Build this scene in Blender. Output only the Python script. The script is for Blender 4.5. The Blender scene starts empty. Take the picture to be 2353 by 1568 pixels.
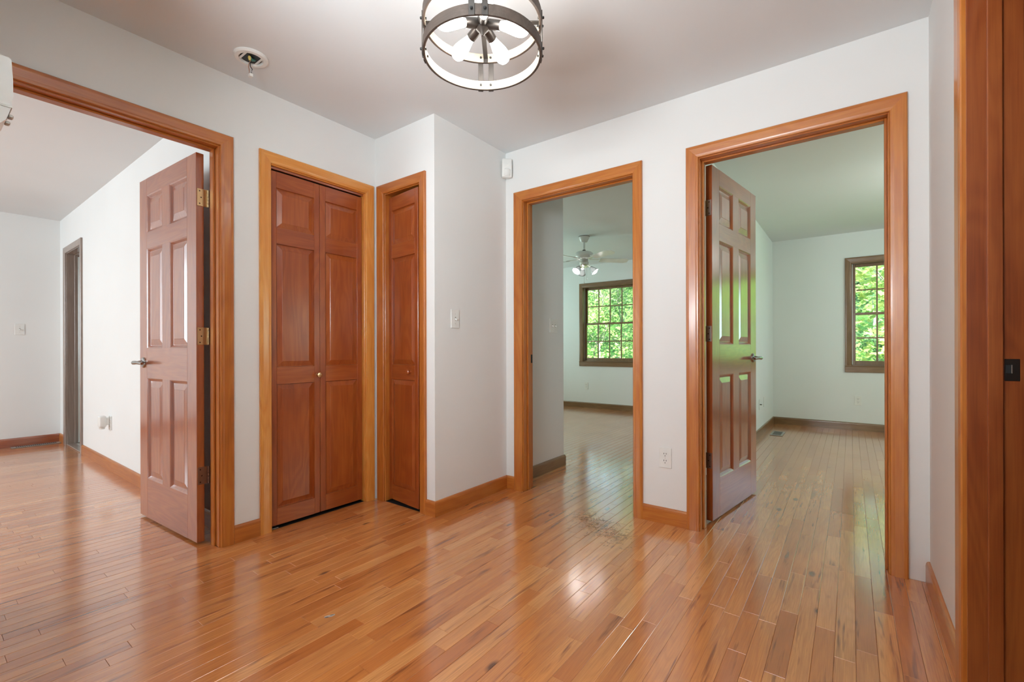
import bpy, bmesh, math, random
from mathutils import Vector, Matrix
R = math.radians
random.seed(7)
S = bpy.context.scene
COL = S.collection

# ------------------------------------------------------------------ camera
FPX, TH, HY, CH, ROLL = 1046.54, 0.6397, 801.43, 0.9982, -0.0026
cam_d = bpy.data.cameras.new('camera')
cam_d.sensor_width = 36.0
cam_d.lens = FPX / 2353 * 36.0
cam_d.shift_y = (HY - 784.0) / 2353
cam_d.clip_start = 0.02
cam_d.clip_end = 200
cam = bpy.data.objects.new('camera', cam_d)
COL.objects.link(cam)
Rr = Vector((math.cos(TH), math.sin(TH), 0))
Ff = Vector((-math.sin(TH), math.cos(TH), 0))
cr, sr = math.cos(ROLL), math.sin(ROLL)
Zv = Vector((0, 0, 1))
Rv = Rr * cr + Zv * sr
Uv = Rr * (-sr) + Zv * cr
M = Matrix((Rv, Uv, -Ff)).transposed().to_4x4()
M.translation = Vector((0, 0, CH))
cam.matrix_world = M
S.camera = cam

# ------------------------------------------------------------------ world, sun, lamps, exposure
S.view_settings.view_transform = 'Standard'
S.view_settings.look = 'None'
S.view_settings.gamma = 1.0
S.view_settings.exposure = -0.12
S.view_settings.use_curve_mapping = False
S.cycles.max_bounces = 10
S.cycles.diffuse_bounces = 5
S.cycles.glossy_bounces = 4
S.cycles.sample_clamp_indirect = 6.0
S.cycles.caustics_reflective = False
S.cycles.caustics_refractive = False
wd = bpy.data.worlds.new('sky')
S.world = wd
wd.use_nodes = True
nt = wd.node_tree
sky = nt.nodes.new('ShaderNodeTexSky')
sky.sky_type = 'NISHITA'
sky.sun_disc = False
sky.sun_elevation = R(52)
sky.sun_rotation = R(150)
nt.links.new(sky.outputs[0], nt.nodes['Background'].inputs[0])
nt.nodes['Background'].inputs[1].default_value = 0.85


def lamp(name, kind, loc, energy, color=(1, 1, 1), size=1.0, size_y=None, target=None, spread=None):
    d = bpy.data.lights.new(name, kind)
    d.energy = energy
    d.color = color
    if kind == 'AREA':
        d.size = size
        if size_y:
            d.shape = 'RECTANGLE'
            d.size_y = size_y
        if spread:
            d.spread = spread
    elif kind == 'POINT':
        d.shadow_soft_size = size
    o = bpy.data.objects.new(name, d)
    COL.objects.link(o)
    o.location = loc
    if target:
        o.rotation_euler = (Vector(target) - Vector(loc)).to_track_quat('-Z', 'Y').to_euler()
    return o


sun = lamp('sun', 'SUN', (5, -10, 12), 21.0, (1.0, .97, .92), target=(0, 0, 0))
sun.rotation_euler = Vector((-0.35, 0.75, -0.75)).to_track_quat('-Z', 'Y').to_euler()
sun.data.angle = R(1.5)
# lamps of the hall and rooms; the fills are unseen additions
lamp('hall_ceiling_fill', 'AREA', (-.75, -.55, 1.45), 88, (.86, .95, 1.0), .6, .6, (-1.25, .1, 2.4))  # added fill behind the camera, aimed up to brighten the ceiling
lamp('hall_back_fill', 'AREA', (-.5, -2.5, 1.35), 12, (.95, .98, 1.0), 1.3, 1.9, (-.6, 0, 1.2))  # soft fill added behind the camera; no window at this end
lamp('left_room_daylight', 'AREA', (-4.9, -3.3, 1.5), 142, (.80, .93, 1.0), 2.6, 1.5, (-4.9, 0, 2.1))
lamp('middle_room_fill', 'AREA', (-5.1, 5.2, 1.45), 50, (.70, 1.0, .93), 1.6, 1.2, (-3, 5.2, 2.1))  # unseen greenish fill added to lift the middle room
lamp('right_room_fill', 'AREA', (2.5, 4.9, 1.45), 42, (.62, 1.0, .88), 1.6, 1.2, (0, 4.9, 2.2))  # unseen fill added at the side, tinted green for walls and ceiling
lamp('right_room_lamp', 'POINT', (.95, 4.7, 1.95), 19, (1, .97, .93), .06)
lamp('far_room_daylight', 'AREA', (-5.6, 2.9, 2.2), 14, (.95, .98, 1.0), .8, .5, (-5.8, 1.8, .6))

# ------------------------------------------------------------------ materials


def mat(name):
    m = bpy.data.materials.new(name)
    m.use_nodes = True
    t = m.node_tree
    b = t.nodes['Principled BSDF']
    return m, t, b


def ramp(t, fac, stops):
    r = t.nodes.new('ShaderNodeValToRGB')
    e = r.color_ramp.elements
    e[0].position, e[0].color = stops[0][0], (*stops[0][1], 1)
    e[1].position, e[1].color = stops[-1][0], (*stops[-1][1], 1)
    for p, c in stops[1:-1]:
        k = e.new(p)
        k.color = (*c, 1)
    t.links.new(fac, r.inputs[0])
    return r.outputs[0]


def noise(t, vec, scale, detail=3, rough=.5, dist=0.0):
    n = t.nodes.new('ShaderNodeTexNoise')
    n.inputs['Scale'].default_value = scale
    n.inputs['Detail'].default_value = detail
    n.inputs['Roughness'].default_value = rough
    n.inputs['Distortion'].default_value = dist
    t.links.new(vec, n.inputs['Vector'])
    return n.outputs['Fac']


def mapping(t, vec, sc, rot=(0, 0, 0)):
    n = t.nodes.new('ShaderNodeMapping')
    n.inputs['Scale'].default_value = sc
    n.inputs['Rotation'].default_value = rot
    t.links.new(vec, n.inputs['Vector'])
    return n.outputs[0]


def math_n(t, op, a, b=None, c=None, clamp=False):
    n = t.nodes.new('ShaderNodeMath')
    n.operation = op
    n.use_clamp = clamp
    for i, v in enumerate((a, b, c)):
        if v is None:
            continue
        if isinstance(v, (int, float)):
            n.inputs[i].default_value = v
        else:
            t.links.new(v, n.inputs[i])
    return n.outputs[0]


def mix(t, fac, a, b, mode='MIX'):
    n = t.nodes.new('ShaderNodeMix')
    n.data_type = 'RGBA'
    n.blend_type = mode
    if isinstance(fac, (int, float)):
        n.inputs[0].default_value = fac
    else:
        t.links.new(fac, n.inputs[0])
    for i, v in ((6, a), (7, b)):
        if isinstance(v, tuple):
            n.inputs[i].default_value = (*v, 1)
        else:
            t.links.new(v, n.inputs[i])
    return n.outputs[2]


def objco(t):
    return t.nodes.new('ShaderNodeTexCoord').outputs['Object']


def bump(t, b, h, strength=.1, dist=.002):
    n = t.nodes.new('ShaderNodeBump')
    n.inputs['Strength'].default_value = strength
    n.inputs['Distance'].default_value = dist
    t.links.new(h, n.inputs['Height'])
    t.links.new(n.outputs[0], b.inputs['Normal'])


def plain(name, col, rough=.5, metal=0.0, nz=0.0, emis=None):
    m, t, b = mat(name)
    b.inputs['Roughness'].default_value = rough
    b.inputs['Metallic'].default_value = metal
    f = noise(t, objco(t), 9, 4)
    c2 = tuple(max(0, c * (1 - .10 - nz)) for c in col)
    t.links.new(ramp(t, f, [(.3, c2), (.7, col)]), b.inputs['Base Color'])
    if emis:
        b.inputs['Emission Color'].default_value = (*emis[0], 1)
        b.inputs['Emission Strength'].default_value = emis[1]
    return m


def paint(name, col, rough=.75):
    m, t, b = mat(name)
    co = objco(t)
    f = noise(t, co, 1.3, 3)
    c2 = tuple(c * .975 for c in col)
    t.links.new(ramp(t, f, [(.35, c2), (.65, col)]), b.inputs['Base Color'])
    b.inputs['Roughness'].default_value = rough
    bump(t, b, noise(t, co, 420, 2), .05, .0006)
    return m


def wood(name, dark, mid, light, axis='Z', rough=.28, coat=.5, blotch=.5, ring=1.0):
    """stained timber with the grain along one object axis"""
    m, t, b = mat(name)
    co = objco(t)
    info = t.nodes.new('ShaderNodeObjectInfo')
    off = t.nodes.new('ShaderNodeVectorMath')
    off.operation = 'ADD'
    cmb = t.nodes.new('ShaderNodeCombineXYZ')
    for i, k in enumerate((7.3, 11.1, 5.7)):
        t.links.new(math_n(t, 'MULTIPLY', info.outputs['Random'], k), cmb.inputs[i])
    t.links.new(co, off.inputs[0])
    t.links.new(cmb.outputs[0], off.inputs[1])
    v = off.outputs[0]
    al = {'X': 0, 'Y': 1, 'Z': 2}[axis]

    def sc(across, along):
        s = [across] * 3
        s[al] = along
        return tuple(s)
    warp = noise(t, mapping(t, v, sc(7, 1.1)), 1.0, 2, .5, .4)
    rings = math_n(t, 'SINE', math_n(t, 'MULTIPLY', warp, 70 * ring))
    rings = math_n(t, 'MULTIPLY_ADD', rings, .5, .5)
    fib = noise(t, mapping(t, v, sc(230, 5)), 1.0, 3, .6)
    blo = noise(t, mapping(t, v, sc(6, 2.2)), 1.0, 3, .55)
    f = math_n(t, 'ADD', math_n(t, 'MULTIPLY', rings, .13), math_n(t, 'MULTIPLY', fib, .45))
    f = math_n(t, 'ADD', f, math_n(t, 'MULTIPLY', blo, blotch))
    f = math_n(t, 'ADD', f, math_n(t, 'MULTIPLY_ADD', info.outputs['Random'], .14, -.07 + .14 - blotch * .25))
    t.links.new(ramp(t, f, [(.12, dark), (.5, mid), (.88, light)]), b.inputs['Base Color'])
    b.inputs['Roughness'].default_value = rough
    b.inputs['Coat Weight'].default_value = coat
    b.inputs['Coat IOR'].default_value = 1.5 if coat < .59 else 2.0
    b.inputs['Coat Roughness'].default_value = .18
    bump(t, b, fib, .06, .0008)
    return m


TD, TM, TL = (.25, .060, .009), (.41, .118, .017), (.54, .20, .034)
DD, DM, DL = (.14, .024, .005), (.28, .054, .009), (.41, .108, .020)
MT = {}
for ax in 'XYZ':
    MT['trim' + ax] = wood('trim_wood_' + ax.lower(), TD, TM, TL, ax, .30, .35, .6)
    MT['door' + ax] = wood('door_wood_' + ax.lower(), DD, DM, DL, ax, .30, 1.0, .6)
    MT['cdoor' + ax] = wood('closet_door_wood_' + ax.lower(), DD, DM, DL, ax, .30, .45, .6)
    MT['dark' + ax] = wood('window_wood_' + ax.lower(), (.09, .042, .016), (.19, .095, .036), (.27, .15, .06), ax, .3, .5)
    MT['jamb' + ax] = wood('jamb_wood_' + ax.lower(), (.10, .018, .005), (.21, .043, .009), (.31, .082, .018), ax, .32, .3, .8)
MT['closetZ'] = wood('closet_trim_z', (.40, .12, .018), (.60, .215, .034), (.72, .33, .075), 'Z', .26, .5, .6)
MT['closetY'] = wood('closet_trim_y', (.40, .12, .018), (.60, .215, .034), (.72, .33, .075), 'Y', .26, .5, .6)
MT['sheen_oak'] = wood('oak_grey_sheen', (.20, .20, .17), (.27, .275, .24), (.34, .34, .30), 'Z', .35, .3)  # grey imitates the reflected sheen on the slab door
MT['greytrim'] = wood('grey_trim', (.16, .11, .085), (.25, .185, .15), (.33, .26, .215), 'Z', .3, .5)
MT['greytrimX'] = wood('grey_trim_x', (.16, .11, .085), (.25, .185, .15), (.33, .26, .215), 'X', .3, .5)
MT['wall'] = paint('wall_paint', (.785, .785, .77))
MT['wallcool'] = paint('wall_paint_bedrooms', (.79, .80, .79))
MT['ceil'] = paint('ceiling_paint', (.735, .765, .775), .8)
MT['white'] = plain('white_plastic', (.82, .82, .79), .35)
MT['whitemetal'] = plain('white_enamel', (.80, .80, .78), .3)
MT['fanblade'] = plain('fan_blade_white', (.78, .79, .76), .3)
MT['black'] = plain('black_plastic', (.012, .012, .012), .5)
MT['dark'] = plain('dark_void', (.02, .015, .012), .9)
MT['brass'] = plain('brass', (.72, .55, .30), .28, 1.0)
MT['nickel'] = plain('satin_nickel', (.62, .60, .56), .32, 1.0)
MT['bronzehinge'] = plain('bronze_hinge', (.30, .20, .16), .4, .9)
MT['chrome'] = plain('dark_chrome', (.40, .39, .38), .18, 1.0)
MT['strike'] = plain('oiled_bronze', (.05, .036, .03), .35, .8)
MT['ring'] = wood('chandelier_ring_wood', (.035, .022, .016), (.065, .044, .033), (.11, .078, .060), 'X', .55, .05)
MT['lining'] = wood('pale_ring_lining', (.20, .16, .115), (.30, .25, .19), (.38, .33, .26), 'X', .5, .1)
MT['iron'] = plain('brushed_iron', (.10, .088, .08), .4, .85)
MT['register'] = plain('register_metal', (.46, .44, .40), .4, .6)
MT['pale'] = plain('pale_floor', (.62, .61, .58), .4)
MT['wireblack'] = plain('black_wire', (.02, .02, .02), .5)
MT['wirered'] = plain('copper_pink_wire', (.55, .30, .20), .5)
MT['wiregreen'] = plain('green_wire', (.05, .18, .14), .5)
MT['wirecap'] = plain('yellow_wire_nut', (.65, .50, .14), .5)
MT['debris'] = plain('dry_debris', (.30, .17, .085), .9)
MT['spot'] = plain('pale_smudge', (.72, .60, .52), .5)
MT['bulb'] = plain('lit_bulb_glass', (.9, .9, .88), .2, 0, 0, ((1.0, .975, .93), 34.0))
MT['fanbulb'] = plain('lit_fan_bulb', (.9, .9, .9), .2, 0, 0, ((1.0, .98, .95), 60.0))

# floor planks: colour from the plank's own attribute "tone"
m, t, b = mat('oak_planks')
co = objco(t)
at = t.nodes.new('ShaderNodeAttribute')
at.attribute_name = 'tone'
tone = at.outputs['Fac']
cmb = t.nodes.new('ShaderNodeCombineXYZ')
t.links.new(math_n(t, 'MULTIPLY', tone, 37.0), cmb.inputs[0])
t.links.new(math_n(t, 'MULTIPLY', tone, 91.0), cmb.inputs[1])
t.links.new(math_n(t, 'MULTIPLY', tone, 13.0), cmb.inputs[2])
off = t.nodes.new('ShaderNodeVectorMath')
off.operation = 'ADD'
t.links.new(co, off.inputs[0])
t.links.new(cmb.outputs[0], off.inputs[1])
v = off.outputs[0]
warp = noise(t, mapping(t, v, (11, 1.0, 11)), 1.0, 2, .5, .5)
rings = math_n(t, 'MULTIPLY_ADD', math_n(t, 'SINE', math_n(t, 'MULTIPLY', warp, 95)), .5, .5)
rings = math_n(t, 'POWER', rings, 2.0)
fib = noise(t, mapping(t, v, (300, 6, 300)), 1.0, 3, .65)
blo = noise(t, mapping(t, v, (14, 1.8, 14)), 1.0, 3, .5)
tn = math_n(t, 'FRACT', math_n(t, 'MULTIPLY', tone, 7.31))
base = ramp(t, tn, [(.0, (.52, .155, .034)), (.25, (.64, .225, .054)), (.7, (.72, .280, .076)), (1.0, (.80, .36, .12))])
g = math_n(t, 'ADD', math_n(t, 'MULTIPLY', fib, .55), math_n(t, 'MULTIPLY', blo, .45))
c = mix(t, ramp(t, g, [(.32, (1, 1, 1)), (.62, (0, 0, 0))]), base, (.36, .105, .030))
c = mix(t, math_n(t, 'MULTIPLY', rings, .30), c, (.36, .11, .035))
c = mix(t, .68, base, c)
# mineral streaks
st = noise(t, mapping(t, v, (34, 2.4, 34)), 1.0, 3, .6, .3)
stm = ramp(t, st, [(.59, (0, 0, 0)), (.70, (1, 1, 1))])
c = mix(t, math_n(t, 'MULTIPLY', stm, .72), c, (.17, .045, .018))
# knots
vor = t.nodes.new('ShaderNodeTexVoronoi')
vor.inputs['Scale'].default_value = 1.0
t.links.new(mapping(t, v, (8.0, 3.4, .01)), vor.inputs['Vector'])
kn = ramp(t, vor.outputs['Distance'], [(.05, (1, 1, 1)), (.13, (0, 0, 0))])
sp = t.nodes.new('ShaderNodeSeparateColor')
t.links.new(vor.outputs['Color'], sp.inputs[0])
km = math_n(t, 'GREATER_THAN', sp.outputs[0], .76)
c = mix(t, math_n(t, 'MULTIPLY', math_n(t, 'MULTIPLY', kn, km), .85), c, (.07, .022, .012))
t.links.new(c, b.inputs['Base Color'])
rg = ramp(t, noise(t, mapping(t, co, (3, 3, 3)), 1.0, 4), [(.3, (.15, .15, .15)), (.7, (.24, .24, .24))])
t.links.new(rg, b.inputs['Roughness'])
b.inputs['Coat Weight'].default_value = 1.0
b.inputs['Coat IOR'].default_value = 1.7
b.inputs['Coat Roughness'].default_value = .16
hb = math_n(t, 'ADD', math_n(t, 'MULTIPLY', fib, .3), noise(t, mapping(t, co, (16, 5, 16)), 1.0, 2))
bump(t, b, hb, .05, .004)
MT['plank'] = m

# glass
m, t, b = mat('window_glass')
out = t.nodes['Material Output']
tr = t.nodes.new('ShaderNodeBsdfTransparent')
tr.inputs[0].default_value = (.94, .96, .94, 1)
gl = t.nodes.new('ShaderNodeBsdfGlossy')
gl.inputs['Roughness'].default_value = .02
mx = t.nodes.new('ShaderNodeMixShader')
mx.inputs[0].default_value = .05
t.links.new(tr.outputs[0], mx.inputs[1])
t.links.new(gl.outputs[0], mx.inputs[2])
t.links.new(mx.outputs[0], out.inputs[0])
MT['glass'] = m
m, t, b = mat('frosted_shade')
b.inputs['Base Color'].default_value = (.42, .44, .44, 1)
b.inputs['Roughness'].default_value = .25
b.inputs['Transmission Weight'].default_value = .2
MT['shade'] = m


def leafmat(name, c1, c2, c3):
    m, t, b = mat(name)
    at = t.nodes.new('ShaderNodeAttribute')
    at.attribute_name = 'tone'
    col = ramp(t, at.outputs['Fac'], [(0, c1), (.55, c2), (1, c3)])
    out = t.nodes['Material Output']
    df = t.nodes.new('ShaderNodeBsdfDiffuse')
    tl = t.nodes.new('ShaderNodeBsdfTranslucent')
    t.links.new(col, df.inputs[0])
    t.links.new(col, tl.inputs[0])
    mx = t.nodes.new('ShaderNodeMixShader')
    mx.inputs[0].default_value = .45
    t.links.new(df.outputs[0], mx.inputs[1])
    t.links.new(tl.outputs[0], mx.inputs[2])
    t.links.new(mx.outputs[0], out.inputs[0])
    return m


MT['leafA'] = leafmat('maple_leaves', (.18, .34, .12), (.38, .54, .20), (.70, .74, .32))
MT['leafB'] = leafmat('deep_green_leaves', (.08, .18, .09), (.17, .32, .15), (.34, .46, .22))
MT['bark'] = plain('pale_bark', (.48, .46, .38), .9, 0, .2)
m, t, b = mat('lawn')
t.links.new(ramp(t, noise(t, objco(t), 14, 5), [(.3, (.06, .20, .02)), (.7, (.16, .40, .05))]), b.inputs['Base Color'])
b.inputs['Roughness'].default_value = .9
MT['lawn'] = m

# ------------------------------------------------------------------ mesh helpers


class MB:
    def __init__(s):
        s.bm = bmesh.new()

    def box(s, x0, x1, y0, y1, z0, z1, bev=0.0, seg=1):
        vs = [s.bm.verts.new((x, y, z)) for x in (x0, x1) for y in (y0, y1) for z in (z0, z1)]
        fs = [s.bm.faces.new([vs[i] for i in q]) for q in
              ((0, 1, 3, 2), (4, 6, 7, 5), (0, 4, 5, 1), (2, 3, 7, 6), (0, 2, 6, 4), (1, 5, 7, 3))]
        if bev:
            es = list({e for f in fs for e in f.edges})
            bmesh.ops.bevel(s.bm, geom=es, offset=bev, segments=seg, affect='EDGES', profile=.6)
        return s

    def lathe(s, prof, n=24, axis='Z', origin=(0, 0, 0), rot=None, cap=True):
        """prof: list of (radius, height) along axis"""
        o = Vector(origin)
        rings = []
        Mx = rot if rot is not None else {'Z': Matrix.Identity(3), 'X': Matrix.Rotation(R(90), 3, 'Y'), 'Y': Matrix.Rotation(R(-90), 3, 'X')}[axis]
        for r, h in prof:
            ring = []
            for k in range(n):
                a = 2 * math.pi * k / n
                ring.append(s.bm.verts.new(o + Mx @ Vector((r * math.cos(a), r * math.sin(a), h))))
            rings.append(ring)
        for a, b_ in zip(rings, rings[1:]):
            for k in range(n):
                s.bm.faces.new((a[k], a[(k + 1) % n], b_[(k + 1) % n], b_[k]))
        if cap:
            s.bm.faces.new(list(reversed(rings[0])))
            s.bm.faces.new(rings[-1])
        return s

    def tube(s, pts, r, n=8):
        pts = [Vector(p) for p in pts]
        rings = []
        up = Vector((0, 0, 1))
        for i, p in enumerate(pts):
            d = (pts[min(i + 1, len(pts) - 1)] - pts[max(i - 1, 0)]).normalized()
            u = d.cross(up)
            if u.length < .1:
                u = d.cross(Vector((1, 0, 0)))
            u.normalize()
            w = u.cross(d)
            rr = r[i] if isinstance(r, (list, tuple)) else r
            rings.append([s.bm.verts.new(p + (u * math.cos(2 * math.pi * k / n) + w * math.sin(2 * math.pi * k / n)) * rr) for k in range(n)])
        for a, b_ in zip(rings, rings[1:]):
            for k in range(n):
                s.bm.faces.new((a[k], a[(k + 1) % n], b_[(k + 1) % n], b_[k]))
        s.bm.faces.new(list(reversed(rings[0])))
        s.bm.faces.new(rings[-1])
        return s

    def prism(s, poly, fn):
        """poly: 2D list; fn(i, p, end) -> 3D for end 0/1"""
        a = [s.bm.verts.new(fn(p, 0)) for p in poly]
        b_ = [s.bm.verts.new(fn(p, 1)) for p in poly]
        n = len(poly)
        for k in range(n):
            s.bm.faces.new((a[k], a[(k + 1) % n], b_[(k + 1) % n], b_[k]))
        s.bm.faces.new(list(reversed(a)))
        s.bm.faces.new(b_)
        return s

    def xf(s, Mx):
        bmesh.ops.transform(s.bm, matrix=Mx, verts=s.bm.verts)
        return s

    def build(s, name, m, parent=None, smooth=False, tone=None):
        bmesh.ops.recalc_face_normals(s.bm, faces=s.bm.faces)
        me = bpy.data.meshes.new(name)
        s.bm.to_mesh(me)
        s.bm.free()
        me.materials.append(m)
        if smooth:
            me.polygons.foreach_set('use_smooth', [True] * len(me.polygons))
            try:
                me.set_sharp_from_angle(angle=R(38))
            except Exception:
                pass
        o = bpy.data.objects.new(name, me)
        COL.objects.link(o)
        if parent:
            o.parent = parent
        return o


def empty(name, loc, rz=0.0):
    o = bpy.data.objects.new(name, None)
    o.empty_display_size = .1
    COL.objects.link(o)
    o.location = loc
    o.rotation_euler = (0, 0, rz)
    return o


def tag(o, label, cat, group=None):
    o['label'] = label
    o['category'] = cat
    if group:
        o['group'] = group
    return o


def struct(o, label=None, cat=None):
    o['kind'] = 'structure'
    if label:
        o['label'] = label
    if cat:
        o['category'] = cat
    return o


def copy_tree(o, parent=None):
    c = o.copy()
    COL.objects.link(c)
    c.parent = parent
    for ch in list(o.children):
        copy_tree(ch, c)
    return c


# ------------------------------------------------------------------ dimensions
HC = 2.40
XA, YD, XE, YB, XC = -2.55, 1.90, -1.987, 2.602, .267
YF, XG, YI, XJ, XH = 1.044, -6.91, 6.909, -.832, -1.974
WT = .11


def wall(name, ax, f0, f1, a0, a1, openings, m, label):
    """ax: axis normal to the wall; slab f0..f1; runs a0..a1; openings (a,b,z0,z1)"""
    w = MB()

    def bx(p, q, z0, z1):
        if q - p < 1e-4 or z1 - z0 < 1e-4:
            return
        if ax == 'x':
            w.box(f0, f1, p, q, z0, z1)
        else:
            w.box(p, q, f0, f1, z0, z1)
    cur = a0
    for (a, b_, z0, z1) in sorted(openings):
        bx(cur, a, 0, HC)
        bx(a, b_, 0, z0)
        bx(a, b_, z1, HC)
        cur = b_
    bx(cur, a1, 0, HC)
    return struct(w.build(name, m), label, 'wall')


JT = .018  # jamb thickness
# finished openings
OA = (.192, .957, 2.019)
OC = (1.218, 1.813, 2.010)
OD = (-2.449, -2.1145, 2.008)
OM = (-1.835, -1.041, 2.028)
OR_ = (-.658, .132, 2.030)
OS = (1.03, 1.829, 2.03)
OF = (-6.60, -5.955, 2.005)


def rough(o):
    return (o[0] - JT, o[1] + JT, 0, o[2] + JT)


W = MT['wall']
WC = MT['wallcool']
wall('wall_left', 'x', XA - WT, XA, -3.5, YD + WT, [rough(OA), rough(OC)], W, 'white hall wall with the left doorway and the double closet door')
wall('wall_niche', 'y', YD, YD + WT, XA, XE, [rough(OD)], W, 'short white wall holding the narrow closet door')
wall('wall_projection', 'x', XE - WT, XE, YD + WT, YB, [], W, 'white wall with the single light switch')
wall('wall_back', 'y', YB, YB + WT, XE - WT, 2.7, [rough(OM), rough(OR_)], W, 'white hall wall between and around the two right doorways')
wall('wall_right', 'x', XC, XC + .114, -2.7, YB, [rough(OS)], W, 'white hall wall at the right edge beside the dark jamb')
wall('wall_near_left', 'y', -.01, .10, XA, -1.30, [], W, 'white hall wall carrying the plastic device at the left edge')
wall('wall_behind_left', 'x', -1.41, -1.30, -2.7, -.01, [], W, 'white hall wall behind the camera')
wall('wall_behind', 'y', -2.81, -2.7, -1.41, XC + .114, [], W, 'white hall wall behind the camera at its end')
wall('wall_left_room', 'y', YF, YF + .114, XG - .11, XA - WT, [rough(OF)], WC, 'white wall of the left room with the grey door')
wall('wall_left_room_far', 'x', XG - .11, XG, -3.5, YF, [], WC, 'far white wall of the left room with a light switch')
wall('wall_left_room_front', 'y', -3.61, -3.5, XG - .11, XA, [], WC, 'front wall of the left room')
wall('wall_closet_back', 'x', -3.4, -3.3, YF + .114, 3.28, [], W, 'inner wall behind the closets')
wall('wall_bath', 'y', 3.28, 3.39, -7.02, XH, [], WC, 'wall of the middle room turning behind the passage')
wall('wall_bath_left', 'x', -7.02, -6.91, YF + .114, 3.28, [], WC, 'outer wall beyond the grey door')
wall('wall_passage', 'x', XH - .10, XH, YB + WT, 3.28, [], WC, 'white passage wall with the double switch inside the middle doorway')
wall('wall_middle_left', 'x', -5.3, -5.2, 3.39, YI, [], WC, 'left wall of the middle room')
WO1 = (-3.655, -2.725, .775, 2.030)
WO2 = (-.007, .923, .775, 2.030)
WO3 = (1.023, 1.953, .775, 2.030)
wall('wall_far', 'y', YI, YI + .14, -5.3, 2.8, [WO1, WO2, WO3], WC, 'far white wall with the windows')
wall('wall_divider', 'x', XJ - .11, XJ, YB + WT, YI, [], WC, 'white wall behind the open door of the right room')
wall('wall_far_right', 'x', 2.6, 2.8, -3.5, YI, [], WC, 'right outer wall')
wall('wall_bathroom', 'y', -3.61, -3.5, XA, 2.8, [], WC, 'outer wall behind the hall')
struct(MB().box(-7.1, 2.9, -3.7, 7.35, HC, HC + .12).build('ceiling', MT['ceil']), 'flat white ceiling', 'ceiling')
floor = struct(empty('floor', (0, 0, 0)), 'glossy orange oak strip floor', 'floor')
MB().box(-7.02, 2.8, -3.6, 7.0, -.05, -.009).build('subfloor', MT['dark'], floor)
o = MB().box(-6.9, -3.4, YF + .05, 3.28, -.004, .004).build('floor_pale', MT['pale'], floor)
MB().box(OF[0], OF[1], YF - .005, YF + .06, 0, .012, .003).build('threshold', MT['greytrimX'], floor)

# ------------------------------------------------------------------ door frames (casing, jamb, stop)


def casing(root, inner0, inner1, ztop, cw, base, out, ax, mZ, mH, thick=.018, skip=(), widths=None, z0=0.0):
    """mitred casing on a wall plane. base = plane coordinate, out = +1/-1 direction out of the wall,
    ax = axis of the wall normal; u runs along the wall"""
    w0, w1 = widths or (cw, cw)
    prof = [(0, 0), (0, .009), (.003, .0125), (.010, .0135), (.016, .0150), (.75, thick), (.93, thick), (1.0, thick - .004), (1.0, 0)]

    def P(u, n, z):
        return (base + out * n, u, z) if ax == 'x' else (u, base + out * n, z)

    def pf(w):
        r = []
        for (s_, n) in prof:
            r.append(((s_ if s_ < .03 and s_ > 0 and s_ != 1.0 and s_ < .02 else s_ * w), n))
        return r
    if 0 not in skip:
        MB().prism(pf(w0), lambda p, e: P(inner0 - p[0], p[1], z0 if e == 0 else ztop + p[0] * cw / w0)).build('casing', mZ, root)
    if 1 not in skip:
        MB().prism(pf(w1), lambda p, e: P(inner1 + p[0], p[1], z0 if e == 0 else ztop + p[0] * cw / w1)).build('casing', mZ, root)
    if 2 not in skip:
        MB().prism(pf(cw), lambda p, e: P(inner0 - p[0] * w0 / cw if e == 0 else inner1 + p[0] * w1 / cw, p[1], ztop + p[0])).build('casing', mH, root)


def jambs(root, o_, f0, f1, ax, mZ, mH, stop=None, sw=.032, st=.010, skip=()):
    a, b_, zt = o_

    def bx(mb, u0, u1, n0, n1, z0, z1, bev=.0012):
        return mb.box(n0, n1, u0, u1, z0, z1, bev) if ax == 'x' else mb.box(u0, u1, n0, n1, z0, z1, bev)
    if 0 not in skip:
        bx(MB(), a - JT, a, f0, f1, 0, zt + JT).build('jamb', mZ, root)
    if 1 not in skip:
        bx(MB(), b_, b_ + JT, f0, f1, 0, zt + JT).build('jamb', mZ, root)
    bx(MB(), a, b_, f0, f1, zt, zt + JT).build('jamb', mH, root)
    if stop is not None:
        s0, s1 = stop, stop + sw
        bx(MB(), a, a + st, s0, s1, 0, zt, .002).build('door_stop', mZ, root)
        bx(MB(), b_ - st, b_, s0, s1, 0, zt, .002).build('door_stop', mZ, root)
        bx(MB(), a + st, b_ - st, s0, s1, zt - st, zt, .002).build('door_stop', mH, root)


RV = .005
d = struct(empty('door_1', (0, 0, 0)), 'orange wood frame of the wide doorway to the left room', 'door frame')
casing(d, OA[0] - RV, OA[1] + RV, OA[2] + RV, .0605, XA, 1, 'x', MT['trimZ'], MT['trimY'])
jambs(d, OA, XA - WT, XA, 'x', MT['trimZ'], MT['trimY'], XA - .074, .034)
d = struct(empty('door_2', (0, 0, 0)), 'golden wood frame around the folding closet door', 'door frame')
casing(d, OC[0] - RV, OC[1] + RV, OC[2] + RV, .0615, XA, 1, 'x', MT['closetZ'], MT['closetY'])
jambs(d, OC, XA - WT, XA, 'x', MT['closetZ'], MT['closetY'])
d = struct(empty('door_3', (0, 0, 0)), 'narrow wood frame of the corner closet', 'door frame')
casing(d, OD[0] - RV, OD[1] + RV, OD[2] + RV, .0605, YD, -1, 'y', MT['trimZ'], MT['trimX'], widths=(.066, .052))
jambs(d, OD, YD, YD + WT, 'y', MT['trimZ'], MT['trimX'], YD + .062)
d = struct(empty('door_4', (0, 0, 0)), 'orange wood frame of the middle doorway', 'door frame')
casing(d, OM[0] - RV, OM[1] + RV, OM[2] + RV, .0645, YB, -1, 'y', MT['trimZ'], MT['trimX'], widths=(.070, .058))
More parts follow.
